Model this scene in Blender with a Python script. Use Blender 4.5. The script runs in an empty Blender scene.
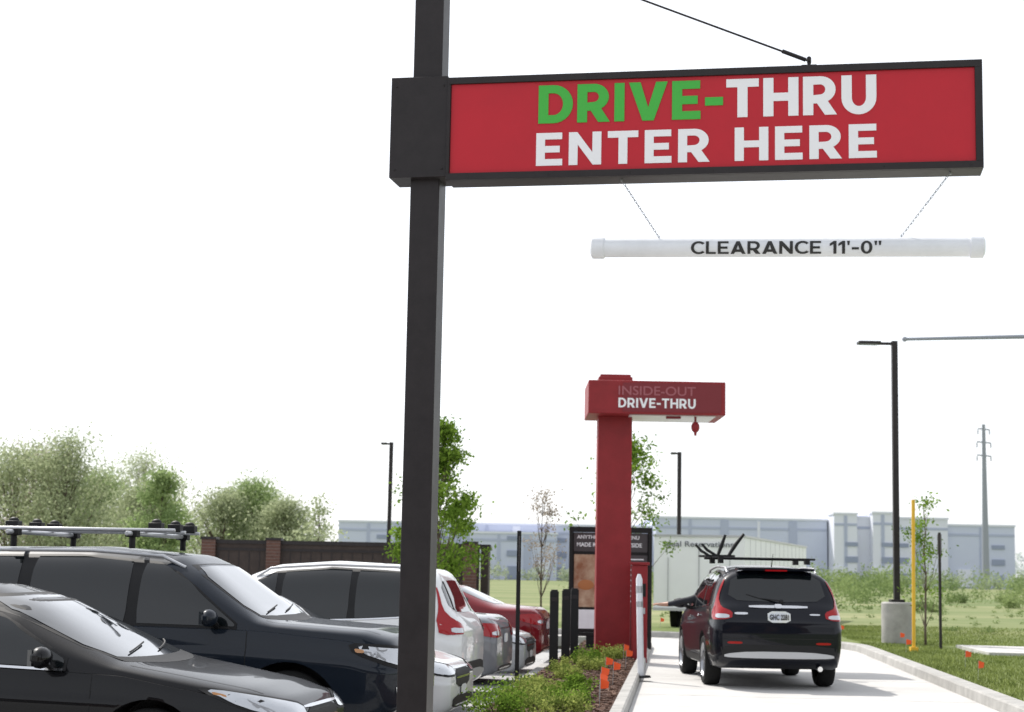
import bpy, bmesh, math, random
import numpy as np
from mathutils import Vector, Matrix
from mathutils.bvhtree import BVHTree
random.seed(3); np.random.seed(3)
scene=bpy.context.scene
R=math.radians
# ---------------------------------------------------------------- materials
def mat(name,col,rough=.6,metal=0,coat=0,var=0,scale=5,bump=0,bscale=60,spec=.5,col2=None,emit=0):
    m=bpy.data.materials.new(name); m.use_nodes=True
    nt=m.node_tree; b=nt.nodes['Principled BSDF']
    b.inputs['Roughness'].default_value=rough; b.inputs['Metallic'].default_value=metal
    b.inputs['Coat Weight'].default_value=coat; b.inputs['Coat Roughness'].default_value=.03
    b.inputs['Specular IOR Level'].default_value=spec
    b.inputs['Base Color'].default_value=(*col,1)
    tc=nt.nodes.new('ShaderNodeTexCoord')
    if var or col2:
        n=nt.nodes.new('ShaderNodeTexNoise'); n.inputs['Scale'].default_value=scale; n.inputs['Detail'].default_value=8
        n.inputs['Roughness'].default_value=.65
        nt.links.new(tc.outputs['Object'],n.inputs['Vector'])
        r=nt.nodes.new('ShaderNodeValToRGB')
        c2=col2 if col2 else tuple(min(1,c*(1+var)) for c in col)
        c1=col if col2 else tuple(c*(1-var) for c in col)
        r.color_ramp.elements[0].color=(*c1,1); r.color_ramp.elements[1].color=(*c2,1)
        r.color_ramp.elements[0].position=.35; r.color_ramp.elements[1].position=.65
        nt.links.new(n.outputs['Fac'],r.inputs['Fac']); nt.links.new(r.outputs['Color'],b.inputs['Base Color'])
        mr=nt.nodes.new('ShaderNodeMapRange'); mr.inputs['To Min'].default_value=max(0,rough-.06); mr.inputs['To Max'].default_value=min(1,rough+.1)
        nt.links.new(n.outputs['Fac'],mr.inputs['Value']); nt.links.new(mr.outputs['Result'],b.inputs['Roughness'])
    if bump:
        n=nt.nodes.new('ShaderNodeTexNoise'); n.inputs['Scale'].default_value=bscale; n.inputs['Detail'].default_value=6
        nt.links.new(tc.outputs['Object'],n.inputs['Vector'])
        bp=nt.nodes.new('ShaderNodeBump'); bp.inputs['Strength'].default_value=bump; bp.inputs['Distance'].default_value=.02
        nt.links.new(n.outputs['Fac'],bp.inputs['Height']); nt.links.new(bp.outputs['Normal'],b.inputs['Normal'])
    return m
def leafmat(name,c1,c2,trans=.45):
    m=bpy.data.materials.new(name); m.use_nodes=True; nt=m.node_tree
    for n in list(nt.nodes): nt.nodes.remove(n)
    o=nt.nodes.new('ShaderNodeOutputMaterial'); at=nt.nodes.new('ShaderNodeAttribute'); at.attribute_name='tint'
    r=nt.nodes.new('ShaderNodeValToRGB'); r.color_ramp.elements[0].color=(*c1,1); r.color_ramp.elements[1].color=(*c2,1)
    nt.links.new(at.outputs['Fac'],r.inputs['Fac'])
    d=nt.nodes.new('ShaderNodeBsdfDiffuse'); t=nt.nodes.new('ShaderNodeBsdfTranslucent'); mx=nt.nodes.new('ShaderNodeMixShader')
    mx.inputs[0].default_value=trans
    for q in (d,t): nt.links.new(r.outputs['Color'],q.inputs['Color'])
    nt.links.new(d.outputs[0],mx.inputs[1]); nt.links.new(t.outputs[0],mx.inputs[2]); nt.links.new(mx.outputs[0],o.inputs[0])
    return m
M=dict(
 bronze=mat('dark_bronze_paint',(.024,.020,.021),.42,var=.15,scale=8,bump=.03,spec=.3),
 red=mat('red_panel',(.52,.018,.032),.38,var=.04,scale=3,spec=.3),
 redpaint=mat('red_paint',(.27,.022,.027),.45,var=.10,scale=4,spec=.3),
 reddark=mat('dark_red_paint',(.20,.014,.022),.5),
 green=mat('green_letters',(.05,.45,.045),.4), white=mat('white_letters',(.90,.90,.92),.4),
 black=mat('black_plastic',(.010,.010,.011),.55,spec=.3), pvc=mat('white_pvc',(.80,.82,.86),.3,var=.05,scale=6),
 steel=mat('galvanised_steel',(.42,.43,.45),.4,.8), textblack=mat('black_lettering',(.02,.02,.02),.5),
 glass=mat('car_glass',(.004,.006,.007),.02,spec=.5,coat=.45), glass2=mat('car_windshield',(.03,.035,.04),.03,coat=1,spec=1),
 chrome=mat('chrome',(.75,.76,.78),.12,1), tire=mat('tire_rubber',(.014,.014,.014),.85,bump=.3,bscale=40,spec=.2),
 rim=mat('alloy_rim',(.35,.36,.38),.28,.9), redlens=mat('red_lens',(.34,.006,.010),.12,coat=.6,spec=.2),
 lens=mat('clear_lens',(.58,.60,.63),.08,metal=.5,coat=1), amber=mat('amber_lens',(.5,.22,.06),.2,coat=1),
 silver=mat('silver_trim',(.50,.51,.53),.35,.5), plate=mat('license_plate',(.75,.75,.66),.4,col2=(.55,.6,.72),scale=6),
 concrete=mat('lane_concrete',(.45,.44,.425),.85,col2=(.55,.54,.52),scale=.8,bump=.25,bscale=30),
 curb=mat('curb_concrete',(.30,.295,.28),.85,col2=(.42,.41,.39),scale=3,bump=.3,bscale=25),
 lot=mat('lot_paving',(.30,.30,.30),.85,col2=(.40,.395,.39),scale=.7,bump=.3,bscale=30),
 joint=mat('joint_sealant',(.12,.12,.115),.9), stripe=mat('white_road_paint',(.7,.7,.68),.7,var=.1,scale=9),
 mulch=mat('mulch',(.045,.022,.014),.95,col2=(.12,.06,.04),scale=14,bump=1,bscale=35),
 bark=mat('bark',(.12,.09,.07),.9,var=.3,scale=12,bump=.5),
 brick=mat('brick_pier',(.11,.055,.042),.85,var=.25,scale=15),
 fence=mat('fence_boards',(.045,.033,.029),.8,var=.2,scale=6),
 wh=mat('warehouse_wall_hazed',(.58,.62,.76),.8,var=.03,scale=.02), wh2=mat('warehouse_band_hazed',(.44,.48,.62),.8), wh3=mat('warehouse_pale_hazed',(.74,.76,.85),.8),  # distance haze is mixed into these pale bluish wall colours
 trailer=mat('trailer_white',(.88,.89,.92),.4,var=.02,scale=1), yellow=mat('yellow_paint',(.75,.45,.03),.5),
 orange=mat('orange_flag',(.95,.11,.02),.5), poster=mat('poster_photo',(.55,.42,.30),.4,col2=(.25,.10,.05),scale=2.5),
 posterdark=mat('poster_dark',(.05,.045,.05),.4), skin=mat('skin',(.50,.28,.20),.5), sleeve=mat('dark_sleeve',(.02,.022,.03),.8),
 farsteel=mat('weathered_steel',(.30,.32,.37),.7), greytext=mat('grey_lettering',(.16,.17,.2),.5),
)
# ---------------------------------------------------------------- mesh builder
class MB:
    def __init__(s): s.v=[];s.f=[];s.m=[]
    def add(s,v,f,mi=0,T=None):
        n=len(s.v)
        for p in v:
            p=Vector(p); s.v.append(tuple(T@p) if T else tuple(p))
        for q in f: s.f.append([n+i for i in q]); s.m.append(mi)
    def box(s,c,d,mi=0,T=None):
        x,y,z=c; a,b,h=d[0]/2,d[1]/2,d[2]/2
        v=[(x+i*a,y+j*b,z+k*h) for i in(-1,1) for j in(-1,1) for k in(-1,1)]
        s.add(v,[(0,1,3,2),(4,6,7,5),(0,4,5,1),(2,3,7,6),(0,2,6,4),(1,5,7,3)],mi,T)
    def tube(s,pts,rad,mi=0,n=10,T=None,cap=True):
        pts=[Vector(p) for p in pts]
        if not hasattr(rad,'__len__'): rad=[rad]*len(pts)
        v=[];f=[]
        for i,p in enumerate(pts):
            t=(pts[min(i+1,len(pts)-1)]-pts[max(i-1,0)]).normalized()
            a=Vector((0,0,1)) if abs(t.z)<.9 else Vector((1,0,0))
            u=t.cross(a).normalized(); w=t.cross(u)
            for k in range(n):
                q=2*math.pi*k/n; v.append(p+(u*math.cos(q)+w*math.sin(q))*rad[i])
        for i in range(len(pts)-1):
            for k in range(n):
                f.append((i*n+k,i*n+(k+1)%n,(i+1)*n+(k+1)%n,(i+1)*n+k))
        if cap: f.append(tuple(range(n))[::-1]); f.append(tuple((len(pts)-1)*n+k for k in range(n)))
        s.add(v,f,mi,T)
    def lathe(s,prof,mi=0,n=32,T=None,axis='y'):
        v=[];f=[]
        for r,h in prof:
            for k in range(n):
                q=2*math.pi*k/n
                v.append((r*math.cos(q),h,r*math.sin(q)) if axis=='y' else (r*math.cos(q),r*math.sin(q),h))
        for i in range(len(prof)-1):
            for k in range(n): f.append((i*n+k,i*n+(k+1)%n,(i+1)*n+(k+1)%n,(i+1)*n+k))
        s.add(v,f,mi,T)
    def ball(s,c,r,mi=0,n=14,T=None):
        v=[];f=[]; h=n//2
        for i in range(h+1):
            a=math.pi*i/h
            for k in range(n):
                q=2*math.pi*k/n
                v.append((c[0]+r[0]*math.sin(a)*math.cos(q),c[1]+r[1]*math.sin(a)*math.sin(q),c[2]+r[2]*math.cos(a)))
        for i in range(h):
            for k in range(n): f.append((i*n+k,i*n+(k+1)%n,(i+1)*n+(k+1)%n,(i+1)*n+k))
        s.add(v,f,mi,T)
    def make(s,name,mats,parent=None,loc=None,bevel=0,smooth=True,rot=None):
        me=bpy.data.meshes.new(name); me.from_pydata(s.v,[],s.f)
        for m in mats: me.materials.append(m)
        me.polygons.foreach_set('material_index',s.m)
        if smooth:
            me.polygons.foreach_set('use_smooth',[True]*len(s.f)); me.set_sharp_from_angle(angle=R(32))
        me.update()
        o=bpy.data.objects.new(name,me); scene.collection.objects.link(o)
        if parent: o.parent=parent
        if loc: o.location=loc
        if rot: o.rotation_euler=rot
        if bevel:
            b=o.modifiers.new('bevel','BEVEL'); b.width=bevel; b.segments=2; b.limit_method='ANGLE'; b.angle_limit=R(40)
        return o
def empty(name,loc=(0,0,0),rotz=0):
    e=bpy.data.objects.new(name,None); e.empty_display_size=.3; e.location=loc; e.rotation_euler=(0,0,rotz)
    scene.collection.objects.link(e); return e
def finish_text(o,w,h,thick,sub):
    bpy.context.view_layer.update()
    me=bpy.data.meshes.new_from_object(o.evaluated_get(bpy.context.evaluated_depsgraph_get()))
    if sub:
        bm=bmesh.new(); bm.from_mesh(me)
        ys=[v.co.y for v in bm.verts]; lo,hi=min(ys),max(ys)
        for k in range(1,sub):
            bmesh.ops.bisect_plane(bm,geom=bm.verts[:]+bm.edges[:]+bm.faces[:],plane_co=(0,lo+(hi-lo)*k/sub+.0001,0),plane_no=(0,1,0))
        bm.to_mesh(me); bm.free()
    a=np.array([v.co[:] for v in me.vertices]); f=[tuple(p.vertices) for p in me.polygons]
    mn=a.min(0);mx=a.max(0); a=(a-mn)/(mx-mn)
    bpy.data.objects.remove(o)
    return [(p[0]*w,p[1]*h,p[2]*thick) for p in a],f
def text_geo(body,w,h,bold=.02,thick=.004,sub=0):
    cu=bpy.data.curves.new('t','FONT'); cu.body=body; cu.offset=bold; cu.extrude=.05; cu.resolution_u=4
    o=bpy.data.objects.new('t',cu); scene.collection.objects.link(o)
    return finish_text(o,w,h,thick,sub)
def arc(cx,cy,rx,ry,a0,a1,n=14): return [(cx+rx*math.cos(R(a0+(a1-a0)*i/n)),cy+ry*math.sin(R(a0+(a1-a0)*i/n))) for i in range(n+1)]
def glyph(c,t):
    h=t*.85
    if c=='E': return .70,[[(0,0),(.70,0),(.70,h),(t,h),(t,.5-h/2),(.63,.5-h/2),(.63,.5+h/2),(t,.5+h/2),(t,1-h),(.69,1-h),(.69,1),(0,1)]]
    if c=='L': return .64,[[(0,0),(.64,0),(.64,h),(t,h),(t,1),(0,1)]]
    if c=='I': return t,[[(0,0),(t,0),(t,1),(0,1)]]
    if c=='-': return .44,[[(0,.34),(.44,.34),(.44,.34+h),(0,.34+h)]]
    if c=='T': return .80,[[(0,1),(0,1-h),(.4-t/2,1-h),(.4-t/2,0),(.4+t/2,0),(.4+t/2,1-h),(.8,1-h),(.8,1)]]
    if c=='H': return .86,[[(0,0),(t,0),(t,.5-h/2),(.86-t,.5-h/2),(.86-t,0),(.86,0),(.86,1),(.86-t,1),(.86-t,.5+h/2),(t,.5+h/2),(t,1),(0,1)]]
    if c=='N': return .86,[[(0,0),(t,0),(t,.62),(.86-t*.95,0),(.86,0),(.86,1),(.86-t,1),(.86-t,.38),(t*.95,1),(0,1)]]
    if c=='V': return .96,[[(0,1),(t*1.15,1),(.48,.34),(.96-t*1.15,1),(.96,1),(.48+t*.56,0),(.48-t*.56,0)]]
    if c=='D': return .87,[[(0,0)]+arc(.38,.5,.49,.5,-90,90)+[(0,1)],[(t,h)]+arc(.38,.5,.49-t,.5-h,-90,90)+[(t,1-h)]]
    if c=='R': return .82,[[(0,0),(t,0),(t,.30),(.34,.30),(.53,0),(.82,0),(.60,.355)]+arc(.42,.655,.37,.345,-55,90)+[(0,1)],[(t,.30+h)]+arc(.41,.655+(h-.2)*.3,.36-t+.02,.345-h,-90,90)+[(t,1-h)]]
    if c=='U': return .84,[[(0,1)]+arc(.42,.42,.42,.435,180,360)+[(.84,1),(.84-t,1)]+arc(.42,.42,.42-t,.435-h,360,180)+[(t,1)]]
    if c=='C': return .84,[arc(.5,.5,.5,.515,42,318,24)+arc(.5,.5,.5-t,.515-h,318,42,24)]
    if c=='A': return .96,[[(0,0),(t*1.1,0),(.27+t*.2,.17),(.69-t*.2,.17),(.96-t*1.1,0),(.96,0),(.48+t*.55,1),(.48-t*.55,1)],[(.385,.36),(.575,.36),(.48,.70)]]
    if c=='1': return .42,[[(.42-t,0),(.42,0),(.42,1),(.42-t*.85,1),(0,.78),(0,.60),(.42-t,.74)]]
    if c=='0': return .72,[arc(.36,.5,.36,.51,0,345,22),arc(.36,.5,.36-t,.51-h,0,345,22)]
    if c=="'": return .18,[[(0,1),(.18,1),(.14,.66),(.04,.66)]]
    if c=='"': return .44,[[(0,1),(.18,1),(.14,.66),(.04,.66)],[(.26,1),(.44,1),(.40,.66),(.30,.66)]]
    return .30,[]
def bold_geo(body,w,h,t=.25,gap=.11,thick=.004,sub=0):
    cu=bpy.data.curves.new('t','CURVE'); cu.dimensions='2D'; cu.fill_mode='BOTH'; cu.extrude=.05
    x=0
    for ch in body:
        gw,loops=glyph(ch,t)
        for lp in loops:
            sp=cu.splines.new('POLY'); sp.points.add(len(lp)-1)
            for i,p in enumerate(lp): sp.points[i].co=(x+p[0],p[1],0,1)
            sp.use_cyclic_u=True
        x+=gw+gap
    o=bpy.data.objects.new('t',cu); scene.collection.objects.link(o)
    return finish_text(o,w,h,thick,sub)
def add_text(mb,body,w,h,x,z,y,mi,bold=.02,thick=.004):
    v,f=text_geo(body,w,h,bold,thick)
    mb.add([(x+p[0],y-p[2],z+p[1]) for p in v],f,mi)
def add_bold(mb,body,w,h,x,z,y,mi,t=.25,gap=.11,thick=.004):
    v,f=bold_geo(body,w,h,t,gap,thick)
    mb.add([(x+p[0],y-p[2],z+p[1]) for p in v],f,mi)
# ---------------------------------------------------------------- foliage
def leaf_mesh(name,mats,P,S,tint,builder=None,parent=None,loc=None,aspect=.6,up=False):
    n=len(P)
    d=np.random.normal(size=(n,3)); d/=np.linalg.norm(d,axis=1)[:,None]
    e=np.random.normal(size=(n,3)); 
    if up:
        d=np.random.normal(size=(n,3))*.35; d[:,2]=1; d/=np.linalg.norm(d,axis=1)[:,None]
    e-= (e*d).sum(1)[:,None]*d; e/=np.linalg.norm(e,axis=1)[:,None]
    a=d*S[:,None]*.5; b=e*S[:,None]*.5*aspect
    V=np.stack([P-a,P+b*.9-a*.1,P+a,P-b*.9-a*.1],1).reshape(-1,3)
    bv=builder.v if builder else []; bf=builder.f if builder else []
    nb=len(bv)
    allv=np.vstack([np.array(bv).reshape(-1,3),V]) if nb else V
    me=bpy.data.meshes.new(name)
    loops=[];starts=[];k=0;mi=[]
    for i,q in enumerate(bf): loops+=list(q); starts.append(k); k+=len(q); mi.append(1)
    lv=(np.arange(4*n)+nb)
    st=np.concatenate([np.array(starts,dtype=np.int32),k+4*np.arange(n)]).astype(np.int32)
    loops=np.concatenate([np.array(loops,dtype=np.int32),lv]).astype(np.int32)
    me.vertices.add(len(allv)); me.vertices.foreach_set('co',allv.astype(np.float32).ravel())
    me.loops.add(len(loops)); me.loops.foreach_set('vertex_index',loops)
    me.polygons.add(len(st)); me.polygons.foreach_set('loop_start',st)
    me.update(calc_edges=True); me.validate()
    for m in mats: me.materials.append(m)
    if len(mi)+n==len(me.polygons):
        me.polygons.foreach_set('material_index',np.array(mi+[0]*n,dtype=np.int32))
        at=me.attributes.new('tint','FLOAT','FACE'); at.data.foreach_set('value',np.concatenate([np.zeros(len(mi)),tint]).astype(np.float32))
    o=bpy.data.objects.new(name,me); scene.collection.objects.link(o)
    if loc: o.location=loc
    return o
LG=leafmat('leaf_bright',(.08,.15,.022),(.25,.38,.06))
LP=leafmat('leaf_pale_hazed',(.29,.34,.20),(.48,.52,.33),.5)  # paleness is aerial haze put into the leaf colour
LF=leafmat('leaf_far_hazed',(.20,.28,.12),(.36,.45,.20),.5)  # greens lightened so the colour itself carries distance haze
LR=leafmat('leaf_bronze',(.29,.24,.20),(.40,.34,.28))
LM=leafmat('leaf_meadow',(.12,.18,.065),(.29,.36,.15))
LS=leafmat('leaf_shrub',(.09,.14,.03),(.38,.43,.12))
def tree(name,loc,h,cw,base,nclump,nleaf,leaf,m,seed,trunk=.06,cr=.35,top=1.0):
    rs=np.random.RandomState(seed); np.random.seed(seed)
    mb=MB(); pts=[];k=8
    for i in range(k+1):
        t=i/k; pts.append((rs.normal()*.02*h*t*.5,rs.normal()*.02*h*t*.5,h*.92*t))
    mb.tube(pts,[trunk*(1-.85*i/k) for i in range(k+1)],n=7)
    P=[];S=[];T=[]
    ch=h-base
    for c in range(nclump):
        t=rs.rand()**.8
        zz=base+ch*t*.97
        prof=math.sin(math.pi*min(1,(t*.82+.17)))**.7*(1-.25*t)
        a=rs.rand()*6.283; rr=cw/2*prof*math.sqrt(rs.rand())*1.0
        c0=np.array([rr*math.cos(a),rr*math.sin(a),zz])
        bz=max(base*.7,zz-rr*1.0-.1*h); q=np.array(pts[min(k,int(bz/(h*.92)*k))]); 
        mid=(q*.45+c0*.55); mid[2]-=.04*h
        r0=trunk*.35
        mb.tube([tuple(q),tuple(mid),tuple(c0)],[r0,r0*.6,r0*.15],n=5,cap=False)
        n=int(nleaf/nclump*rs.uniform(.4,1.6)); 
        g=rs.normal(size=(n,3))*np.array([1,1,.75])*cr*rs.uniform(.6,1.2)*.6
        P.append(c0+g); S.append(leaf*rs.uniform(.6,1.4,n)); T.append(np.clip(rs.uniform(.15,.85)+rs.normal(size=n)*.16,0,1))
    return leaf_mesh(name,[m,M['bark']],np.vstack(P),np.concatenate(S),np.concatenate(T),builder=mb,loc=loc)
def bush(name,loc,size,n,leaf,m,seed,ncl=14,up=False):
    rs=np.random.RandomState(seed); np.random.seed(seed); P=[];S=[];T=[]
    mb=MB()
    for c in range(ncl):
        a=rs.rand()*6.28; r=math.sqrt(rs.rand())
        c0=np.array([size[0]/2*r*math.cos(a),size[1]/2*r*math.sin(a),size[2]*(.2+.7*rs.rand()*(1-.5*r))])
        mb.tube([(c0[0]*.2,c0[1]*.2,0),tuple(c0)],[.012*size[2]+.004,.004],n=4,cap=False)
        k=n//ncl; g=rs.normal(size=(k,3))*np.array([size[0]*.11,size[1]*.11,size[2]*.15])
        p=c0+g; p[:,2]=np.abs(p[:,2]); P.append(p); S.append(leaf*rs.uniform(.6,1.4,k)); T.append(np.clip(rs.uniform(.1,.9)+rs.normal(size=k)*.2,0,1))
    return leaf_mesh(name,[m,M['bark']],np.vstack(P),np.concatenate(S),np.concatenate(T),builder=mb,loc=loc,up=up)
# ---------------------------------------------------------------- lane geometry
SL=-.55; SR=3.75; K=.1
def X_of(s,y): return s+K*y
nr=Vector((.995,-.0995,0)); tdir=Vector((.0995,.995,0))
PL=Vector((X_of(SL,36),36,0)); C=PL-nr*2.5; RI=2.5; RO=2.5+(SR-SL)*.995
inner=[];outer=[]
for y in list(range(-6,36,2)):
    p=Vector((X_of(SL,y),y,0)); inner.append(p); outer.append(p+nr*(RO-RI))
for i in range(19):
    a=i/18*R(92); d=Vector((nr.x*math.cos(a)-nr.y*math.sin(a),nr.x*math.sin(a)+nr.y*math.cos(a),0))
    inner.append(C+d*RI); outer.append(C+d*RO)
e=Vector((-d.y,d.x,0))
for k in (5,12,22,30): inner.append(C+d*RI+e*k); outer.append(C+d*RO+e*k)
def lane_out(x,y):
    if y<C.y+ (x-C.x)*-.1: return (x-K*y)-SR
    v=Vector((x-C.x,y-C.y))
    if x<C.x: return abs(v.y)-RO
    return v.length-RO
def gsamp(a,b,st): return list(np.arange(a,b,st))
ss=[-2500,-1200,-600,-300,-150,-80,-50,-30,-20,-12,-8]+gsamp(-6,14,.35)+[15,17,20,25,32,45,70,120,200,400,800,1500,2600]
ys=[-60,-30,-10,0,8]+gsamp(12,50,.4)+[52,55,60,66,74,85,100,120,150,190,240,300,400,550,800,1200,2000,3500]
def gz(x,y,s):
    o=lane_out(x,y); t=min(1,max(0,(o-.1)/.3)); z=-.19*(1-t)+.10*t
    z+= t*.03*math.sin(x*1.3+y*.5)*math.cos(y*.9)*(1 if y<60 else 0)
    return z
v=[];f=[]
for y in ys:
    for s in ss: x=X_of(s,y) if y<80 else s+8; v.append((x,y,gz(x,y,s)))
n=len(ss)
for j in range(len(ys)-1):
    for i in range(n-1): f.append((j*n+i,j*n+i+1,(j+1)*n+i+1,(j+1)*n+i))
gm=bpy.data.materials.new('grass_ground'); gm.use_nodes=True; nt=gm.node_tree; b=nt.nodes['Principled BSDF']; b.inputs['Roughness'].default_value=.95; b.inputs['Specular IOR Level'].default_value=.1
tc=nt.nodes.new('ShaderNodeTexCoord')
n1=nt.nodes.new('ShaderNodeTexNoise'); n1.inputs['Scale'].default_value=.9; n1.inputs['Detail'].default_value=10; n1.inputs['Roughness'].default_value=.7
n2=nt.nodes.new('ShaderNodeTexNoise'); n2.inputs['Scale'].default_value=.12; n2.inputs['Detail'].default_value=9; n2.inputs['Roughness'].default_value=.65
mp=nt.nodes.new('ShaderNodeMapping'); mp.inputs['Scale'].default_value=(.35,1,1)
nt.links.new(tc.outputs['Object'],n1.inputs['Vector']); nt.links.new(tc.outputs['Object'],mp.inputs['Vector']); nt.links.new(mp.outputs[0],n2.inputs['Vector'])
r1=nt.nodes.new('ShaderNodeValToRGB'); r1.color_ramp.elements[0].position=.3; r1.color_ramp.elements[1].position=.72
r1.color_ramp.elements[0].color=(.085,.115,.035,1); r1.color_ramp.elements[1].color=(.19,.23,.075,1)
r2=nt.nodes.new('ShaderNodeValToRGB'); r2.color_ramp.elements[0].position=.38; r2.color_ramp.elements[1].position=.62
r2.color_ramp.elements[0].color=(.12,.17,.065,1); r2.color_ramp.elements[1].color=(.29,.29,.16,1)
nt.links.new(n1.outputs['Fac'],r1.inputs['Fac']); nt.links.new(n2.outputs['Fac'],r2.inputs['Fac'])
mx=nt.nodes.new('ShaderNodeMix'); mx.data_type='RGBA'
sep=nt.nodes.new('ShaderNodeSeparateXYZ'); nt.links.new(tc.outputs['Object'],sep.inputs[0])
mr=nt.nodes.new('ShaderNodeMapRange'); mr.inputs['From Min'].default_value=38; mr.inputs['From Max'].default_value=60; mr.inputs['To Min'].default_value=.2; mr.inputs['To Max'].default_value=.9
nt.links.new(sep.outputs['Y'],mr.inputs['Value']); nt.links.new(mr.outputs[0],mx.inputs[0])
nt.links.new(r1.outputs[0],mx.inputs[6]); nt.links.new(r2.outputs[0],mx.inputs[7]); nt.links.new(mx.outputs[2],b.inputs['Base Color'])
bp=nt.nodes.new('ShaderNodeBump'); bp.inputs['Strength'].default_value=.6; bp.inputs['Distance'].default_value=.05
nt.links.new(n1.outputs['Fac'],bp.inputs['Height']); nt.links.new(bp.outputs[0],b.inputs['Normal'])
mb=MB(); mb.add(v,f); mb.make('ground',[gm])
# lane
mb=MB(); nL=len(inner)
v=[];f=[]
for p,q in zip(inner,outer): v+=[(p.x,p.y,0),(q.x,q.y,0),(p.x,p.y,-.16),(q.x,q.y,-.16)]
for i in range(nL-1):
    a=i*4;c=a+4; f+=[(a,a+1,c+1,c),(a+2,c+2,c+3,a+3),(a,c,c+2,a+2),(a+1,a+3,c+3,c+1)]
mb.add(v,f,0)
for i in list(range(2,21,2))+[24,30,36]:
    p,q=inner[i],outer[i]; t=(inner[i+1]-inner[i-1]).normalized()*.008
    mb.add([(p.x-t.x,p.y-t.y,.004),(q.x-t.x,q.y-t.y,.004),(q.x+t.x,q.y+t.y,.004),(p.x+t.x,p.y+t.y,.004)],[(0,1,2,3)],1)
mb.make('drive_thru_lane_pavement',[M['concrete'],M['joint']],smooth=False)
def sweep(name,pts,w,z0,z1,side,m):
    mb=MB(); v=[];f=[]
    for i,p in enumerate(pts):
        t=(pts[min(i+1,len(pts)-1)]-pts[max(i-1,0)]).normalized(); nn=Vector((t.y,-t.x,0))*side
        a=p-nn*.006; b_=p+nn*w
        v+=[(a.x,a.y,z0),(a.x+nn.x*.02,a.y+nn.y*.02,z1-.02),(a.x+nn.x*.04,a.y+nn.y*.04,z1),(b_.x,b_.y,z1),(b_.x,b_.y,z0)]
    for i in range(len(pts)-1):
        for k in range(4): f.append((i*5+k,i*5+k+1,i*5+5+k+1,i*5+5+k))
    f.append((0,1,2,3,4)); L=len(v); f.append((L-1,L-2,L-3,L-4,L-5))
    mb.add(v,f); return mb.make(name,[m],smooth=False)
sweep('curb',outer,.24,-.1,.14,1,M['curb'])
sweep('curb',inner,.15,-.1,.12,-1,M['curb'])
BL=-2.05
lp=[Vector((X_of(BL,y),y,0)) for y in range(2,38,2)]
sweep('curb',lp,.15,-.2,.06,-1,M['curb'])
v=[];f=[]; NS=18; Y=np.arange(2,37.5,.25)
for y in Y:
    for i in range(NS):
        s=BL+.004+(SL-.157-BL)*i/(NS-1); v.append((X_of(s,y),y,.05+.05*math.sin(math.pi*i/(NS-1))+random.uniform(-.012,.012)))
for j in range(len(Y)-1):
    for i in range(NS-1): f.append((j*NS+i,j*NS+i+1,(j+1)*NS+i+1,(j+1)*NS+i))
mb=MB(); mb.add(v,f)
for _ in range(6000):
    y=random.uniform(15,37); s=random.uniform(BL+.05,SL-.2)
    T=Matrix.Translation((X_of(s,y),y,.10))@Matrix.Rotation(random.random()*6,4,'Z')@Matrix.Rotation(random.uniform(-.5,.5),4,'X')
    mb.box((0,0,0),(random.uniform(.03,.09),random.uniform(.01,.03),.012),random.choice((0,0,1)),T)
mb.make('mulch_bed',[M['mulch'],mat('mulch_chip',(.16,.09,.06),.9)],smooth=False)
mb=MB(); mb.add([(-60,-20,-.15),(X_of(BL-.14,-20),-20,-.15),(X_of(BL-.14,38),38,-.15),(-60,38,-.15)],[(0,1,2,3)])
mb.make('parking_lot_pavement',[M['lot']],smooth=False)
ang=-R(8.6); cd=Vector((math.cos(ang),math.sin(ang),0)); cn=Vector((-cd.y,cd.x,0))
mb=MB()
for i in range(9):
    y0=11.1+2.72*i; p=Vector((X_of(BL,y0)-.5,y0,-.146)); q=p-cd*5.4
    a=cn*.05; mb.add([tuple(p-a),tuple(p+a),tuple(q+a),tuple(q-a)],[(0,1,2,3)])
mb.make('parking_stripes',[M['stripe']],smooth=False)
mb=MB(); mb.add([(9.3,33.2,.155),(30,29.5,.155),(30,32.8,.155),(9.6,36.8,.155),(9.3,33.2,0),(30,29.5,0),(30,32.8,0),(9.6,36.8,0)],[(0,1,2,3),(0,4,5,1),(3,2,6,7),(0,3,7,4)])
mb.make('concrete_path',[M['concrete']],smooth=False)
RB=empty('unseen_reflection_building',(-6,-11,-.15))  # unseen building added behind the camera to darken reflections in the car paint
mb=MB(); mb.box((0,-6,2.2),(40,12,4.4),0); mb.box((0,-6,4.5),(40.6,12.6,.4),1)
for i in range(8): mb.box((-17+i*4.9,.02,1.6),(3.2,.12,2.2),2)
mb.box((0,.5,3.2),(36,1.2,.18),1)
mb.make('reflection_walls',[M['brick'],M['bronze'],M['glass']],RB,smooth=False)
n=60000
y=np.random.uniform(17,52,n); s=SR+.22+np.random.exponential(3.2,n)
x=s+K*y; keep=(s<13)&~((x>9.2)&(y>32.6)&(y<37))&(np.array([lane_out(a,b) for a,b in zip(x,y)])>.3)
x=x[keep];y=y[keep]; n=len(x)
P=np.stack([x,y,np.full(n,.125)],1); nn_=np.sin(x*2.1)*np.cos(y*1.7)*.2+.5
leaf_mesh('grass',[leafmat('grass_blades',(.085,.12,.03),(.28,.33,.11),.5)],P,np.random.uniform(.04,.085,n),np.clip(nn_+np.random.normal(size=n)*.25,0,1),up=True,aspect=.22)
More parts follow.
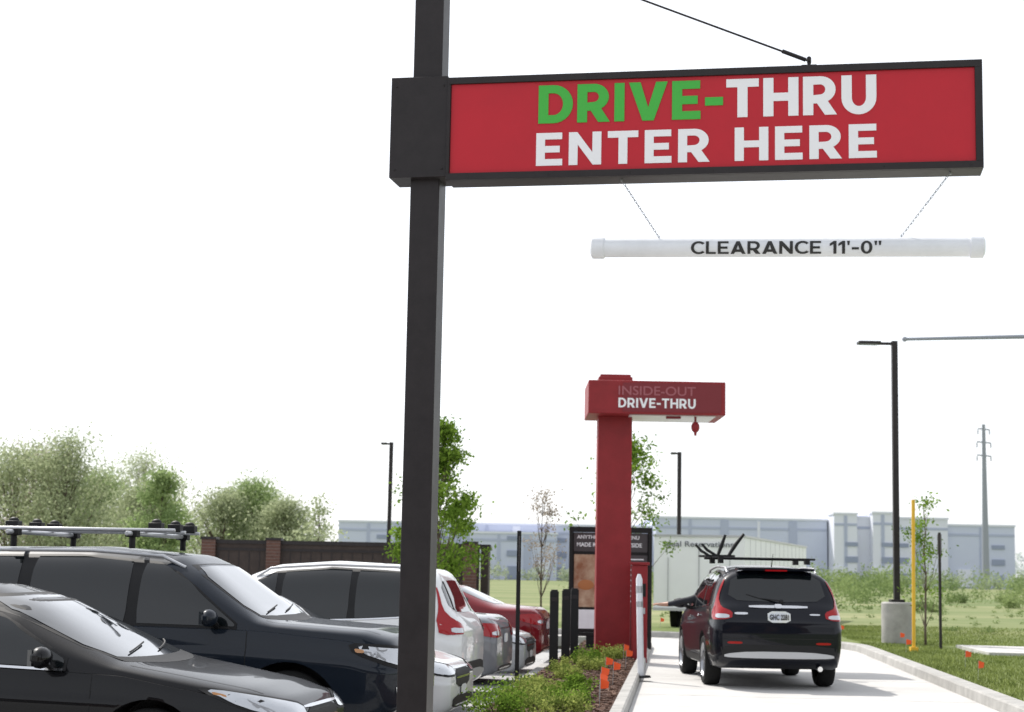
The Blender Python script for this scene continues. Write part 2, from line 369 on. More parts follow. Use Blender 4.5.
# ---------------------------------------------------------------- entrance sign
S=empty('drive_thru_entrance_sign',(-.78,10.344,0),math.atan(-.185))
L=3.57
mb=MB(); mb.box((.21,.15,2.87),(.185,.185,5.95)); mb.box((.21,.15,5.85),(.23,.23,.04)); mb.box((.21,.15,.12),(.34,.34,.03))
for i in (-1,1):
    for j in (-1,1): mb.tube([(.21+i*.13,.15+j*.13,.1),(.21+i*.13,.15+j*.13,.18)],.014,n=6)
mb.make('pole',[M['bronze']],S,bevel=.006)
mb=MB(); mb.box((.176,.13,4.24),(.362,.27,.64))
for z in (3.97,4.50):
    for x in (.03,.33): mb.tube([(x,-.004,z),(x,-.012,z)],.006,n=8)
mb.make('pole_collar',[M['bronze']],S,bevel=.006)
z0,z1=3.895,4.545; zc=(z0+z1)/2; zh=z1-z0
mb=MB(); mb.box(((.36+L)/2,.10,zc),(L-.36,.20,zh)); fr=.042
mb.box(((.358+L)/2,-.005,z1-fr/2),(L-.358,.03,fr)); mb.box(((.358+L)/2,-.005,z0+fr/2),(L-.358,.03,fr))
mb.box((L-fr/2,-.0055,zc),(fr,.029,zh-2*fr)); mb.box((.358+.01,-.0055,zc),(.02,.029,zh-2*fr))
for i in range(7): mb.tube([(.5+i*.5,-.018,z0+fr/2),(.5+i*.5,-.024,z0+fr/2)],.005,n=8)
mb.make('sign_cabinet',[M['bronze']],S,bevel=.003)
mb=MB(); mb.box(((.38+L-fr)/2,.001,zc),(L-fr-.38-.002,.008,zh-2*fr-.002)); mb.make('face_panel',[M['red']],S,smooth=False)
mb=MB(); f_=1.017
def sx(X): return (X+.78)*f_
add_bold(mb,'DRIVE-',sx(1.243)-sx(.135),.240,sx(.135),4.237,-.004,0)
add_bold(mb,'THRU',sx(2.132)-sx(1.262),.240,sx(1.262),4.237,-.004,1)
add_bold(mb,'ENTER HERE',sx(2.132)-sx(.125),.205,sx(.125),3.972,-.004,1,.235,.17)
mb.make('lettering',[M['green'],M['white']],S,smooth=False)
mb=MB(); bx=sx(1.745)
mb.box((bx,.1,4.56),(.09,.08,.025)); mb.box((bx,.1,4.595),(.02,.05,.06)); mb.tube([(bx,.06,4.61),(bx,.14,4.61)],.014)
mb.tube([(bx,.1,4.605),(.25,.15,5.60)],.0065,n=6); mb.tube([(bx-.02,.1,4.614),(bx-.16,.103,4.675)],.013,n=8); mb.box((.31,.15,5.575),(.03,.06,.08))
mb.make('guy_cable',[M['bronze']],S)
mb=MB(); br=.058; bz=3.468; b0,b1=sx(.45),sx(2.74); by=.1
mb.tube([(b0+.02,by,bz),(b1-.02,by,bz)],br,n=40)
for a,c in ((b0,b0+.085),(b1-.085,b1)):
    mb.lathe([(0,0),(.045,0),(.066,.012),(.067,.07),(.066,.083),(br,.085)],0,40,Matrix.Translation((a if a==b0 else c,by,bz))@Matrix.Rotation(-R(90) if a==b0 else R(90),4,'Z'))
tilt=dict(loc=(-.045,0,.026),rot=(0,.013,0))
mb.make('clearance_bar',[M['pvc']],S,**tilt)
v,f=bold_geo('CLEARANCE 11\'-0"',sx(2.155)-sx(1.055),.080,.19,.12,.002,10)
mb=MB(); out=[]
for p in v:
    a=(p[1]-.040)/br-.20; r=br+.0015+p[2]; out.append((sx(1.055)+p[0],by-r*math.cos(a),bz+r*math.sin(a)))
mb.add(out,f); mb.make('clearance_lettering',[M['textblack']],S,smooth=False,**tilt)
mb=MB()
for (xa,xb,dz) in ((sx(.635),sx(.86),.005),(sx(2.55),sx(2.27),-.014)):
    a=Vector((xa,.08,z0-.005)); c=Vector((xb,by,bz+.062+dz)); n=20
    T0=(c-a).to_track_quat('Z','Y').to_matrix().to_4x4()
    for i in range(n):
        p=a.lerp(c,(i+.5)/n); ln=(c-a).length/n*.72
        T=Matrix.Translation(p)@T0@Matrix.Rotation(R(90*(i%2)+30),4,'Z')
        pts=[(.0055*math.cos(q),0,ln*math.sin(q)) for q in np.linspace(0,2*math.pi,11)]
        mb.tube(pts,.0018,n=5,T=T,cap=False)
    mb.tube([(xa,.08,z0+.01),(xa,.08,z0-.015)],.007,n=6)
    mb.tube([(xb,by,bz+.05+dz),(xb,by,bz+.074+dz)],.005,n=6)
mb.make('hanging_chains',[M['steel']],S)
# ---------------------------------------------------------------- order canopy
O=empty('drive_thru_order_canopy',(1.84,29.8,0),0)
mb=MB(); mb.box((.0,.3,2.5),(.60,.5,4.95)); mb.box((-.0,.3,4.99),(.54,.46,.06)); mb.make('column',[M['redpaint']],O,bevel=.01)
mb=MB(); mb.box((.69,.30,4.565),(2.38,1.5,.58)); mb.make('canopy_box',[M['redpaint']],O,bevel=.012)
mb=MB(); mb.box((.95,-.453,4.565),(1.7,.008,.50),0); mb.make('canopy_face_panel',[M['reddark']],O)
mb=MB(); add_text(mb,'INSIDE-OUT',1.34,.16,.02,4.60,-.458,1,.01); add_bold(mb,'DRIVE-THRU',1.34,.17,.02,4.38,-.458,0,.22,.13)
mb.make('lettering',[M['white'],mat('faded_outline',(.36,.10,.12),.5)],O,smooth=False)
mb=MB(); mb.box((.98,.3,4.269),(1.5,1.2,.01),0); mb.box((1.0,-.2,4.25),(.25,.12,.05),1)
mb.tube([(1.38,-.25,4.28),(1.38,-.25,4.16)],.02,1); mb.ball((1.38,-.25,4.08),(.075,.075,.10),2); mb.tube([(1.38,-.25,4.02),(1.38,-.25,3.93)],[.03,.02],2)
mb.make('soffit_and_camera',[M['pvc'],M['reddark'],M['redpaint']],O)
mb=MB(); mb.box((.42,-.35,.85),(.26,.30,1.65)); mb.box((.42,-.35,1.70),(.32,.36,.05)); mb.make('speaker_post',[M['redpaint']],O,bevel=.012)
mb=MB(); mb.box((.44,-.506,1.25),(.16,.012,.22),0); mb.box((.44,-.506,.9),(.14,.012,.1),1); mb.make('speaker_grille',[M['black'],M['silver']],O)
B_=empty('menu_board',(1.97,33,0),0)
mb=MB(); mb.box((-.76,.0,1.25),(.07,.2,2.3)); mb.box((.76,.0,1.25),(.07,.2,2.3)); mb.box((0,0,2.36),(1.59,.22,.1)); mb.box((0,.02,1.35),(1.45,.14,1.9)); mb.box((0,0,.36),(1.45,.18,.07)); mb.box((0,0,.18),(.9,.16,.32))
mb.make('frame',[M['black']],B_,bevel=.006)
mb=MB(); mb.box((0,-.055,2.12),(1.42,.012,.36),0)
mb.box((-.47,-.055,1.38),(.46,.012,1.0),1); mb.box((0.02,-.055,1.38),(.46,.012,1.0),2); mb.box((.49,-.055,1.38),(.44,.012,1.0),2); mb.box((-.47,-.056,.65),(.46,.012,.36),3)
for k in range(9): mb.box((.49,-.0625,1.8-.1*k),(.30-.05*(k%3),.004,.022),3)
add_text(mb,'ANYTHING ON THE MENU',1.2,.07,-.65,2.18,-.062,3,.02); add_text(mb,'MADE RIGHT ON OUTSIDE',1.25,.08,-.65,2.03,-.062,3,.02)
mb.ball((-.47,-.06,1.3),(.16,.012,.10),4)
mb.make('posters',[M['posterdark'],M['poster'],M['posterdark'],M['pvc'],mat('burger',(.4,.15,.05),.6)],B_)
for x,y in ((.70,25.6),(.93,27.2),(1.13,28.8)):
    mb=MB(); mb.box((0,0,.62),(.13,.13,1.24)); mb.box((0,0,1.25),(.10,.10,.03)); mb.box((0,-.067,1.12),(.09,.006,.06),1); mb.make('bollard',[M['black'],M['bronze']],loc=(x,y,0),bevel=.008)
mb=MB(); mb.box((0,0,1.0),(.055,.055,2.1)); mb.box((.0,.03,1.75),(.012,.32,.46),1,Matrix.Rotation(R(3),4,'Z')); mb.make('parking_sign_post',[M['black'],M['bronze']],loc=(.14,22.4,0),bevel=.004)
mb=MB(); mb.tube([(0,0,0),(.0,0,1.40),(0,0,1.47)],[.048,.046,.02],0,16); mb.tube([(0,0,1.2),(0,0,1.3)],.050,1,16); mb.tube([(0,0,1.0),(0,0,1.08)],.050,1,16); mb.lathe([(0,.03),(.13,.03),(.15,0)],2,20,axis='z')
mb.make('delineator_post',[M['pvc'],M['silver'],M['black']],loc=(1.93,24.7,.05),rot=(0,R(-1.5),0))
def flag(x,y,z=.1,c='orange'):
    mb=MB(); mb.tube([(0,0,0),(.01,0,.30)],.003,0,5); a=random.uniform(-.6,.6)
    mb.add([(0.01,0,.30),(.01,0,.19),(.10*math.cos(a),.10*math.sin(a),.20),(.11*math.cos(a),.10*math.sin(a),.27)],[(0,1,2,3)],1); mb.make('utility_flag',[M['steel'],M[c]],loc=(x,y,z),smooth=False)
for s,y in ((-.85,18.6),(-.9,19.6),(-.95,21),(-.85,22.3),(-1.0,23.5),(-.8,26),(-.9,28),(SR+.5,24.5),(SR+.9,28),(SR+.6,33),(SR+2.2,27),(SR+2.8,31),(SR+1,37),(SR+.2,42),(-.5,46),(1.5,46)):
    flag(X_of(s,y),y,.09)
def lamp(loc,h,arm,base=True,r=.075,m='bronze'):
    mb=MB()
    z0=.0
    if base:
        mb.lathe([(.0,.92),(.31,.92),(.34,.89),(.34,0)],1,28,axis='z'); z0=.92
        mb.box((0,0,z0+.03),(.30,.30,.06),0)
    mb.box((0,0,(h+z0)/2),(r*1.7,r*1.7,h-z0),0)
    mb.box((arm*.3,0,h-.06),(abs(arm)*.6,.05,.06),0)
    mb.box((arm*.72,0,h-.05),(abs(arm)*.62,.30,.06),2); mb.box((arm*.72,0,h-.085),(abs(arm)*.5,.22,.015),3)
    mb.make('street_lamp',[M[m],M['curb'],M['bronze'],M['farsteel']],loc=loc,bevel=.006)
lamp((8.62,38,.1),6.75,-.80)
lamp((-4.2,60,-.1),6.1,-.35,False,.08,'bronze'); lamp((5.98,60,.1),5.75,-.3,False,.08,'bronze')
mb=MB(); mb.tube([(0,0,0),(0,0,7.1)],.10,0,14); mb.tube([(.02,0,7.0),(-4.9,-.15,6.78)],[.06,.035],0,10); mb.ball((-4.93,-.15,6.78),(.06,.06,.06),0); mb.make('traffic_mast_arm',[M['farsteel']],loc=(13.75,38,.1))
mb=MB(); mb.tube([(0,0,0),(0.02,0,3.0)],.035,0,10); mb.box((0,0,.05),(.15,.15,.1)); mb.make('marker_pole',[M['yellow']],loc=(8.04,34,.1))
mb=MB(); mb.box((0,0,1.2),(.05,.05,2.4)); mb.box((0,.0,2.15),(.012,.30,.42)); mb.make('sign_post',[M['bronze']],loc=(8.95,35.5,.1))
mb=MB(); mb.tube([(0,0,0),(0,0,31)],[.75,.32],0,12)
for z,w in ((30,1.1),(27.5,1.3),(25,1.3)):
    mb.tube([(-w,0,z+.2),(w,0,z-.0)],.14,0,6)
    for sg in(-1,1): mb.tube([(sg*w,0,z),(sg*w,0,z-.9)],.12,0,6)
mb.make('transmission_pole',[M['farsteel']],loc=(89.3,320,0))
# ---------------------------------------------------------------- warehouse
W=empty('warehouse',(0,350,0))
dg=mat('hazed_glazing',(.28,.32,.44),.3)  # glazing colour lifted towards blue, aerial haze included
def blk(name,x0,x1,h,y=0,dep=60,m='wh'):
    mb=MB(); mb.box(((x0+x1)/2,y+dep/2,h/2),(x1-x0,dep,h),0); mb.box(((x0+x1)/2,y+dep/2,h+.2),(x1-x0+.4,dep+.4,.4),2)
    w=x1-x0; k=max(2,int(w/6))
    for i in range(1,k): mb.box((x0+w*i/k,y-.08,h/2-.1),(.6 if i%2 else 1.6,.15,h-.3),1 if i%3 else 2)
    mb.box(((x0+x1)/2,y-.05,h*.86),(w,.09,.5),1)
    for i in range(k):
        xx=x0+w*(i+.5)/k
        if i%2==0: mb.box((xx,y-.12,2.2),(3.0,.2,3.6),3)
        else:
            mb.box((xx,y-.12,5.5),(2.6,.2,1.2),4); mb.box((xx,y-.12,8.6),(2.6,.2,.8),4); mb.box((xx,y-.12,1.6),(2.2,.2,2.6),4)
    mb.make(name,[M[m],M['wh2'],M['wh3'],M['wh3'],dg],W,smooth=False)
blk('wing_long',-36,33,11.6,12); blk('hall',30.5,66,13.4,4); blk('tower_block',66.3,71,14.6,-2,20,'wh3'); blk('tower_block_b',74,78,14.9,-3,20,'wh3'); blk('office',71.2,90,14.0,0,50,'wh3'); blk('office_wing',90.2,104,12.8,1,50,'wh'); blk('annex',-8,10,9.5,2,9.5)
near=Vector((4.0,47,0)); far=Vector((8.1,61,0)); Lt=(far-near).length; ta=math.atan2(far.y-near.y,far.x-near.x)
TR=empty('cargo_trailer',(near.x,near.y,.1),ta)
mb=MB(); mb.box((Lt/2,-1.25,1.5),(Lt,2.5,1.95),0); mb.box((Lt/2,-1.25,2.50),(Lt+.06,2.56,.06),1); mb.box((Lt/2,-1.25,.5),(Lt+.04,2.54,.08),1)
for i in range(1,14): mb.box((Lt*i/14,-2.503,1.5),(.03,.006,1.9),1)
mb.box((-.012,-1.25,1.35),(.024,.03,1.6),1)
for yy in(-.4,-2.1): mb.tube([(-.03,yy,.6),(-.03,yy,1.9)],.012,1,6)
mb.make('box',[M['trailer'],M['silver']],TR,smooth=False)
mb=MB()
for x in (Lt-2,Lt-3.2,2.0):
    for yy in(-.25,-2.25): mb.lathe([(0,-.12),(.3,-.12),(.44,-.1),(.45,.1),(.3,.12),(0,.12)],0,20,Matrix.Translation((x,yy,.35)))
mb.make('wheels',[M['tire']],TR)
mb=MB()
v,f=text_geo('Ideal Reservations',1.9,.15,.012,.004); mb.add([(-.03-p[2],-.3-p[0],2.2+p[1]) for p in v],f)
mb.make('lettering',[M['greytext']],TR,smooth=False)
F=empty('enclosure_wall',(0,45,-.17))
mb=MB(); mb.box((-4.2,.0,1.15),(6.9,.20,2.3),0); mb.box((-4.2,.0,2.35),(7.0,.30,.10),1); mb.box((-4.2,-.11,2.15),(6.9,.03,.06),1)
for i in range(26): mb.box((-7.6+i*.27,-.105,1.1),(.02,.014,2.0),1)
mb.box((-.62,2.6,1.15),(.20,4.8,2.3),0); mb.box((-.62,2.6,2.35),(.3,4.9,.10),1)
mb.make('wall_panels',[M['fence'],M['bronze']],F,smooth=False)
mb=MB()
for x in(-7.85,-6.15,-1.0):
    mb.box((x,-.02,1.20),(.36,.46,2.40),0)
    for k in range(28): mb.box((x,-.02,.08+k*.084),(.368,.468,.012),1)
    mb.box((x,-.02,2.43),(.42,.52,.07),2)
mb.make('brick_piers',[M['brick'],mat('mortar',(.16,.13,.12),.9),M['bronze']],F,smooth=False)

# ---------------------------------------------------------------- cars
def prof(pts,ds,k=.10):
    g=np.arange(-.5,6.5,.01); v=np.interp(g,[p[0] for p in pts],[p[1] for p in pts])
    w=int(k/.01)|1
    for _ in range(2): v=np.convolve(np.pad(v,w//2,'edge'),np.ones(w)/w,'valid')
    return np.interp(ds,g,v)
def chaikin(p,it=1):
    for _ in range(it):
        q=[]
        for i in range(len(p)):
            a=np.array(p[i]);b=np.array(p[(i+1)%len(p)]); q+=[tuple(a*.8+b*.2),tuple(a*.2+b*.8)]
        p=q
    return p
def patch(mb,bvh,poly,r,u,v,off,mi,o=(0,0,0),step=.05,ch=1):
    poly=chaikin(poly,ch) if ch else poly
    r=Vector(r).normalized();u=Vector(u).normalized();v=Vector(v).normalized();o=Vector(o)
    bm=bmesh.new(); vs=[bm.verts.new((a,b,0)) for a,b in poly]; bm.faces.new(vs)
    for ax in (0,1):
        lo=min(p[ax] for p in poly);hi=max(p[ax] for p in poly); n=max(1,int((hi-lo)/step))
        for k in range(1,n):
            co=[0,0,0];no=[0,0,0];co[ax]=lo+(hi-lo)*k/n+.00037;no[ax]=1
            bmesh.ops.bisect_plane(bm,geom=bm.verts[:]+bm.edges[:]+bm.faces[:],plane_co=co,plane_no=no)
    dead=[]
    for q in bm.verts:
        st=o+u*q.co.x+v*q.co.y-r*9
        h,nn,_,_=bvh.ray_cast(st,r)
        if h is None: dead.append(q); continue
        if nn.dot(r)>0: nn=-nn
        q.co=h+(nn*.6-r*.4)*off
    if dead: bmesh.ops.delete(bm,geom=dead,context='VERTS')
    bm.verts.index_update()
    mb.add([q.co.copy() for q in bm.verts],[[q.index for q in f.verts] for f in bm.faces],mi); bm.free()
SIDE_T=[0,.12,.25,.4,.55,.66,.72,.76,.82,.92,1.0]
SIDE_Y=[.935,.962,.98,.992,.996,.996,1.0,.988,.978,.972,.955]
def car(name,sp,paint,front=None,rear=None,heading=0,z=0,trim='black',rimm='rim'):
    L=sp['L'];hd=Vector((math.cos(heading),math.sin(heading),0))
    loc=Vector((*front,z)) if front else Vector((*rear,z))+hd*L
    E=empty(name,loc,heading)
    ds=np.array([0,.004,.012,.025,.04,.06,.085]+list(np.arange(.11,L-.1,.035))+[L-.085,L-.06,L-.04,L-.025,L-.012,L-.004,L])
    T=prof(sp['T'],ds,.05); Bt=prof(sp['B'],ds,.1); zb=prof(sp['zb'],ds,.06); Wd=prof(sp['W'],ds,.06)*sp['w']
    for i,d in enumerate(ds):
        for dd in (d,L-d):
            if dd<.10:
                q=1-math.sqrt(max(0,1-(1-dd/.10)**2)); T[i]-=.07*q; zb[i]+=.05*q; Wd[i]-=.07*q
    Bt=np.minimum(Bt,T-.035)
    verts=[];n=0
    for d,t,b,zz,w in zip(ds,T,Bt,zb,Wd):
        half=[(0,zz),(w*.5,zz),(w*.86,zz)]
        for tt,yy in zip(SIDE_T,SIDE_Y): half.append((w*yy,zz+.03+(b-zz-.03)*tt))
        wb=.955*w-.012; H=t-b-.004; ex=2/sp.get('n',3.4)
        for k in range(0,17):
            th=math.pi/2*k/16; zq=b+.004+H*math.sin(th)**ex; yq=wb*(max(0,math.cos(th))**ex if k<16 else 0)
            yq*=1-sp['tk']*max(0,zq-b)/.6
            half.append((yq,zq))
        ring=[(-d,y,q) for y,q in half]+[(-d,-y,q) for y,q in half[1:-1]][::-1]
        n=len(ring); verts+=ring
    faces=[]
    for i in range(len(ds)-1):
        for k in range(n): faces.append((i*n+k,(i+1)*n+k,(i+1)*n+(k+1)%n,i*n+(k+1)%n))
    h=len(half)
    for base,flip in ((0,False),((len(ds)-1)*n,True)):
        for k in range(0,h-1):
            a,b_=base+k,base+k+1; c=base+(n-k-1)%n; d_=base+(n-k)%n
            if k==0: q=[a,b_,base+n-1]
            elif k==h-2: q=[a,b_,base+n-k]
            else: q=[a,b_,c,d_]
            faces.append(q if not flip else q[::-1])
    bm=bmesh.new(); vv=[bm.verts.new(p) for p in verts]
    for q in faces:
        try: bm.faces.new([vv[i] for i in q])
        except Exception: pass
    bmesh.ops.recalc_face_normals(bm,faces=bm.faces[:])
    me=bpy.data.meshes.new('body'); bm.to_mesh(me); bvh=BVHTree.FromBMesh(bm); bm.free()
    me.materials.append(paint); me.materials.append(M['black'])
    body=bpy.data.objects.new('body',me); scene.collection.objects.link(body)
    cb=MB(); wr=sp['wr']
    for d in sp['ax']:
        for sy in (-1,1):
            cb.tube([(-d,sy*sp['w']*.62,wr*1.02),(-d,sy*sp['w']*1.3,wr*1.02)],wr*1.16,1,40)
    cut=cb.make('cut',[paint,M['black']],smooth=False)
    bm=bmesh.new(); bm.from_mesh(cut.data); bmesh.ops.recalc_face_normals(bm,faces=bm.faces[:]); bm.to_mesh(cut.data); bm.free()
    md=body.modifiers.new('b','BOOLEAN'); md.operation='DIFFERENCE'; md.object=cut; md.solver='EXACT'
    bpy.context.view_layer.update()
    m2=bpy.data.meshes.new_from_object(body.evaluated_get(bpy.context.evaluated_depsgraph_get()))
    body.modifiers.clear(); body.data=m2; bpy.data.objects.remove(cut)
    m2.polygons.foreach_set('use_smooth',[True]*len(m2.polygons)); m2.set_sharp_from_angle(angle=R(38))
    body.parent=E
    Tf=lambda d: float(np.interp(d,ds,T)); Bf=lambda d: float(np.interp(d,ds,Bt)); Wf=lambda d: float(np.interp(d,ds,Wd))
    g=MB()
    wins=sp['win']
    def wpoly(d0,d1,grow,topo=sp.get('topo',.095)):
        xs=np.linspace(d0-grow,d1+grow,16); bot=[];top=[]
        for d in xs:
            lo=Bf(d)+.03-grow; hi=min(Tf(d),Tf(d-.03),Tf(d+.03))-topo-.10*max(0,(Tf(d+.05)-Tf(d-.05))/.1)+grow
            if hi>lo+.02: bot.append((-d,lo)); top.append((-d,hi))
        return bot+top[::-1]
    for sy in (1,-1):
        a=(0,-sy,0)
        patch(g,bvh,wpoly(wins[0][0],wins[-1][1],.022),a,(1,0,0),(0,0,1),.004,0,ch=0,step=.035)
        for d0,d1 in wins: patch(g,bvh,wpoly(d0,d1,0),a,(1,0,0),(0,0,1),.008,1,ch=1,step=.035)
        if sp.get('chrome'):
            xs=np.linspace(wins[0][0],wins[-1][1],14); pl=[(-d,Bf(d)+.002) for d in xs]+[(-d,Bf(d)+.022) for d in xs[::-1]]
            patch(g,bvh,pl,a,(1,0,0),(0,0,1),.010,3,ch=0)
        for d,za,zc in sp['seams']:
            pl=[(-d-.004,za),(-d+.004,za),(-d+.004,Bf(d)),(-d-.004,Bf(d))]
            patch(g,bvh,pl,a,(1,0,0),(0,0,1),.0015,6,ch=0)
        xs=np.linspace(sp['seams'][0][0],sp['seams'][-1][0],10); zz=sp['seams'][0][1]
        patch(g,bvh,[(-d,zz-.004) for d in xs]+[(-d,zz+.004) for d in xs[::-1]],a,(1,0,0),(0,0,1),.0015,6,ch=0)
        zs=sp['zb'][2][1]
        xs=np.linspace(sp['ax'][0]+wr*1.25,sp['ax'][1]-wr*1.25,10)
        patch(g,bvh,[(-d,zs+.05) for d in xs]+[(-d,zs+.15) for d in xs[::-1]],a,(1,0,0),(0,0,1),.006,6,ch=0)
        for d in sp['handles']:
            hh=Bf(d)-.10; w=Wf(d)*.98
            g.ball((-d,sy*(w+.014),hh),(.10,.018,.016),3 if sp.get('chrome') else 11,10)
        dm=sp['mirror']; w=Wf(dm)*.955
        g.ball((-dm-.02,sy*(w+.13),Bf(dm)+.10),(.075,.115,.075),11,14); g.box((-dm-.06,sy*(w+.13),Bf(dm)+.10),(.03,.19,.11),2)
        g.tube([(-dm,sy*(w-.03),Bf(dm)+.03),(-dm-.01,sy*(w+.07),Bf(dm)+.07)],.03,6,8)
    zc,zr,yw,yt=sp['ws']
    for gr,mi,of in ((.03,0,.002),(0,2,.006)):
        patch(g,bvh,[(-yw-gr,zc-gr),(-yw*.5,zc-.02-gr),(0,zc-.025-gr),(yw*.5,zc-.02-gr),(yw+gr,zc-gr),(yt+gr,zr-.015+gr*.7),(yt*.5,zr+gr*.7),(-yt*.5,zr+gr*.7),(-yt-gr,zr-.015+gr*.7)],(-1,0,0),(0,1,0),(0,0,1),of,mi,step=.05,ch=1)
    zc,zr,yw,yt=sp['rw']
    patch(g,bvh,[(-yw,zc),(0,zc-.02),(yw,zc),(yt,zr-.015),(0,zr),(-yt,zr-.015)],(1,0,0),(0,1,0),(0,0,1),.005,2 if not sp.get('dark') else 1,step=.05,ch=1)
    def corner(poly,end,sy,mi,off=.006,k=.75,ch=1):
        if end==0: r=Vector((-1,-sy*k,0)); o=Vector((-.1,sy*sp['w']*.86,0)); u=Vector((-k,sy*1.0,0))
        else: r=Vector((1,-sy*k,0)); o=Vector((-L+.1,sy*sp['w']*.86,0)); u=Vector((k,sy*1.0,0))
        patch(g,bvh,poly,r,u,(0,0,1),off,mi,o,step=.04,ch=ch)
    for sy in (1,-1):
        for pl,mi,off in sp['front']: corner(pl,0,sy,mi,off)
        for pl,mi,off in sp['rearl']: corner(pl,1,sy,mi,off)
    for pl,mi,off in sp['grille']: patch(g,bvh,pl,(-1,0,0),(0,1,0),(0,0,1),off,mi,step=.06)
    for pl,mi,off in sp['rearp']: patch(g,bvh,pl,(1,0,0),(0,1,0),(0,0,1),off,mi,step=.06)
    for sy in (1,-1):
        c0,c1=sp['hood']; pl=[(-c0,sy*sp['w']*.70),(-c1,sy*sp['w']*.80),(-c1,sy*(sp['w']*.80+.008)),(-c0,sy*(sp['w']*.70+.008))]
        patch(g,bvh,pl,(0,0,-1),(1,0,0),(0,1,0),.0015,6,ch=0)
    for y0 in (-.45,.12):
        pts=[]
        for t in np.linspace(0,1,6):
            yy=y0+.5*t; zz=sp['ws'][0]+.01+.05*t
            hh,nn,_,_=bvh.ray_cast(Vector((2,yy,zz)),Vector((-1,0,0)))
            if hh: pts.append(hh+Vector((.02,0,.012)))
        if len(pts)>1: g.tube(pts,.007,6,5)
    g.make('glass_lights_trim',[M['black'],M['glass'],M['glass2'],M['chrome'],M['redlens'],M['lens'],M['black'],M['silver'],M['plate'],M['amber'],M['joint'],paint],E)
    for i,d in enumerate(sp['ax']):
        for sy in (-1,1):
            w=MB(); ty=sp['w']-.125
            prf=[(.60*wr,-.10),(.80*wr,-.118),(.93*wr,-.112),(.985*wr,-.085),(wr,-.05),(wr,.05),(.985*wr,.085),(.93*wr,.112),(.80*wr,.118),(.66*wr,.10)]
            w.lathe(prf,0,40)
            w.lathe([(.66*wr,.10),(.69*wr,.108),(.66*wr,.112),(.62*wr,.09),(.58*wr,.02),(.3*wr,.015),(.0,.015)],1,40)
            w.lathe([(0,.014),(.5*wr,.014),(.56*wr,.02)],2,30)
            ns=sp.get('spokes',5)
            for k in range(ns):
                for dk in (-.11,.11):
                    Tm=Matrix.Rotation(2*math.pi*k/ns+dk,4,'Y')
                    w.box((.36*wr,.075,0),(.56*wr,.03,.055*wr*2),1,Tm)
            w.lathe([(0,.095),(.1*wr,.095),(.14*wr,.085),(.16*wr,.06)],1,18)
            ob=w.make('wheel',[M['tire'],M[rimm],M['black']],E,loc=(-d,sy*ty,wr)); ob.rotation_euler=(0,random.random(),0)
            if sy<0: ob.scale=(1,-1,1)
    if sp.get('rails'):
        rr=MB(); d0,d1,ry=sp['rails']
        for sy in (1,-1):
            pts=[]
            for j,d in enumerate(np.linspace(d0,d1,12)):
                hh,_,_,_=bvh.ray_cast(Vector((-d,sy*ry,4)),Vector((0,0,-1)))
                pts.append((hh.x,hh.y,hh.z+(.055 if 0<j<11 else 0)))
            rr.tube(pts,.016,0,8)
        rr.make('roof_rails',[M['silver']],E)
    return E,bvh
cross=dict(L=4.53,w=.92,n=4.2,tk=.15,wr=.345,ax=(.90,3.52),
 T=[(0,.80),(.1,.88),(.3,.95),(1.0,1.06),(1.15,1.09),(1.9,1.52),(2.2,1.63),(2.9,1.68),(3.7,1.65),(4.12,1.60),(4.20,1.54),(4.36,1.20),(4.43,1.13),(4.49,1.06),(4.53,.96)],
 B=[(0,.70),(.5,.86),(1.2,.98),(3.4,1.07),(4.1,1.12),(4.53,.95)], zb=[(0,.30),(.15,.24),(2,.24),(4.3,.27),(4.53,.36)],
 W=[(0,.80),(.1,.88),(.3,.95),(.8,1),(3.7,1),(4.2,.985),(4.42,.95),(4.53,.90)],
 win=[(1.45,2.28),(2.36,3.18),(3.26,3.88)],seams=[(1.32,.42,1),(2.32,.42,1),(3.22,.42,1)],handles=(2.12,3.05),mirror=1.60,chrome=True,dark=True,
 ws=(1.10,1.55,.66,.55),rw=(1.19,1.55,.68,.60),hood=(.2,1.1),rails=(2.0,3.9,.62),
 front=[([(-.42,.72),(-.42,.80),(.15,.92),(.35,.93),(.30,.84),(.0,.72)],5,.006)],
 rearl=[([(-.18,.94),(-.17,1.04),(.0,1.10),(.085,1.22),(.065,1.46),(.09,1.47),(.13,1.2),(.17,1.06),(.16,.92)],4,.010),([(-.15,.95),(-.14,1.0),(.05,1.01),(.05,.95)],5,.014)],
 grille=[([(-.42,.66),(-.42,.80),(.42,.80),(.42,.66)],6,.006),([(-.42,.72),(-.42,.745),(.42,.745),(.42,.72)],3,.012),([(-.5,.36),(-.5,.5),(.5,.5),(.5,.36)],6,.006)],
 rearp=[([(-.76,.42),(-.8,.60),(.8,.60),(.76,.42)],6,.005),([(-.74,.43),(-.74,.475),(-.4,.51),(.4,.51),(.74,.475),(.74,.43),(.4,.42),(-.4,.42)],7,.016)])
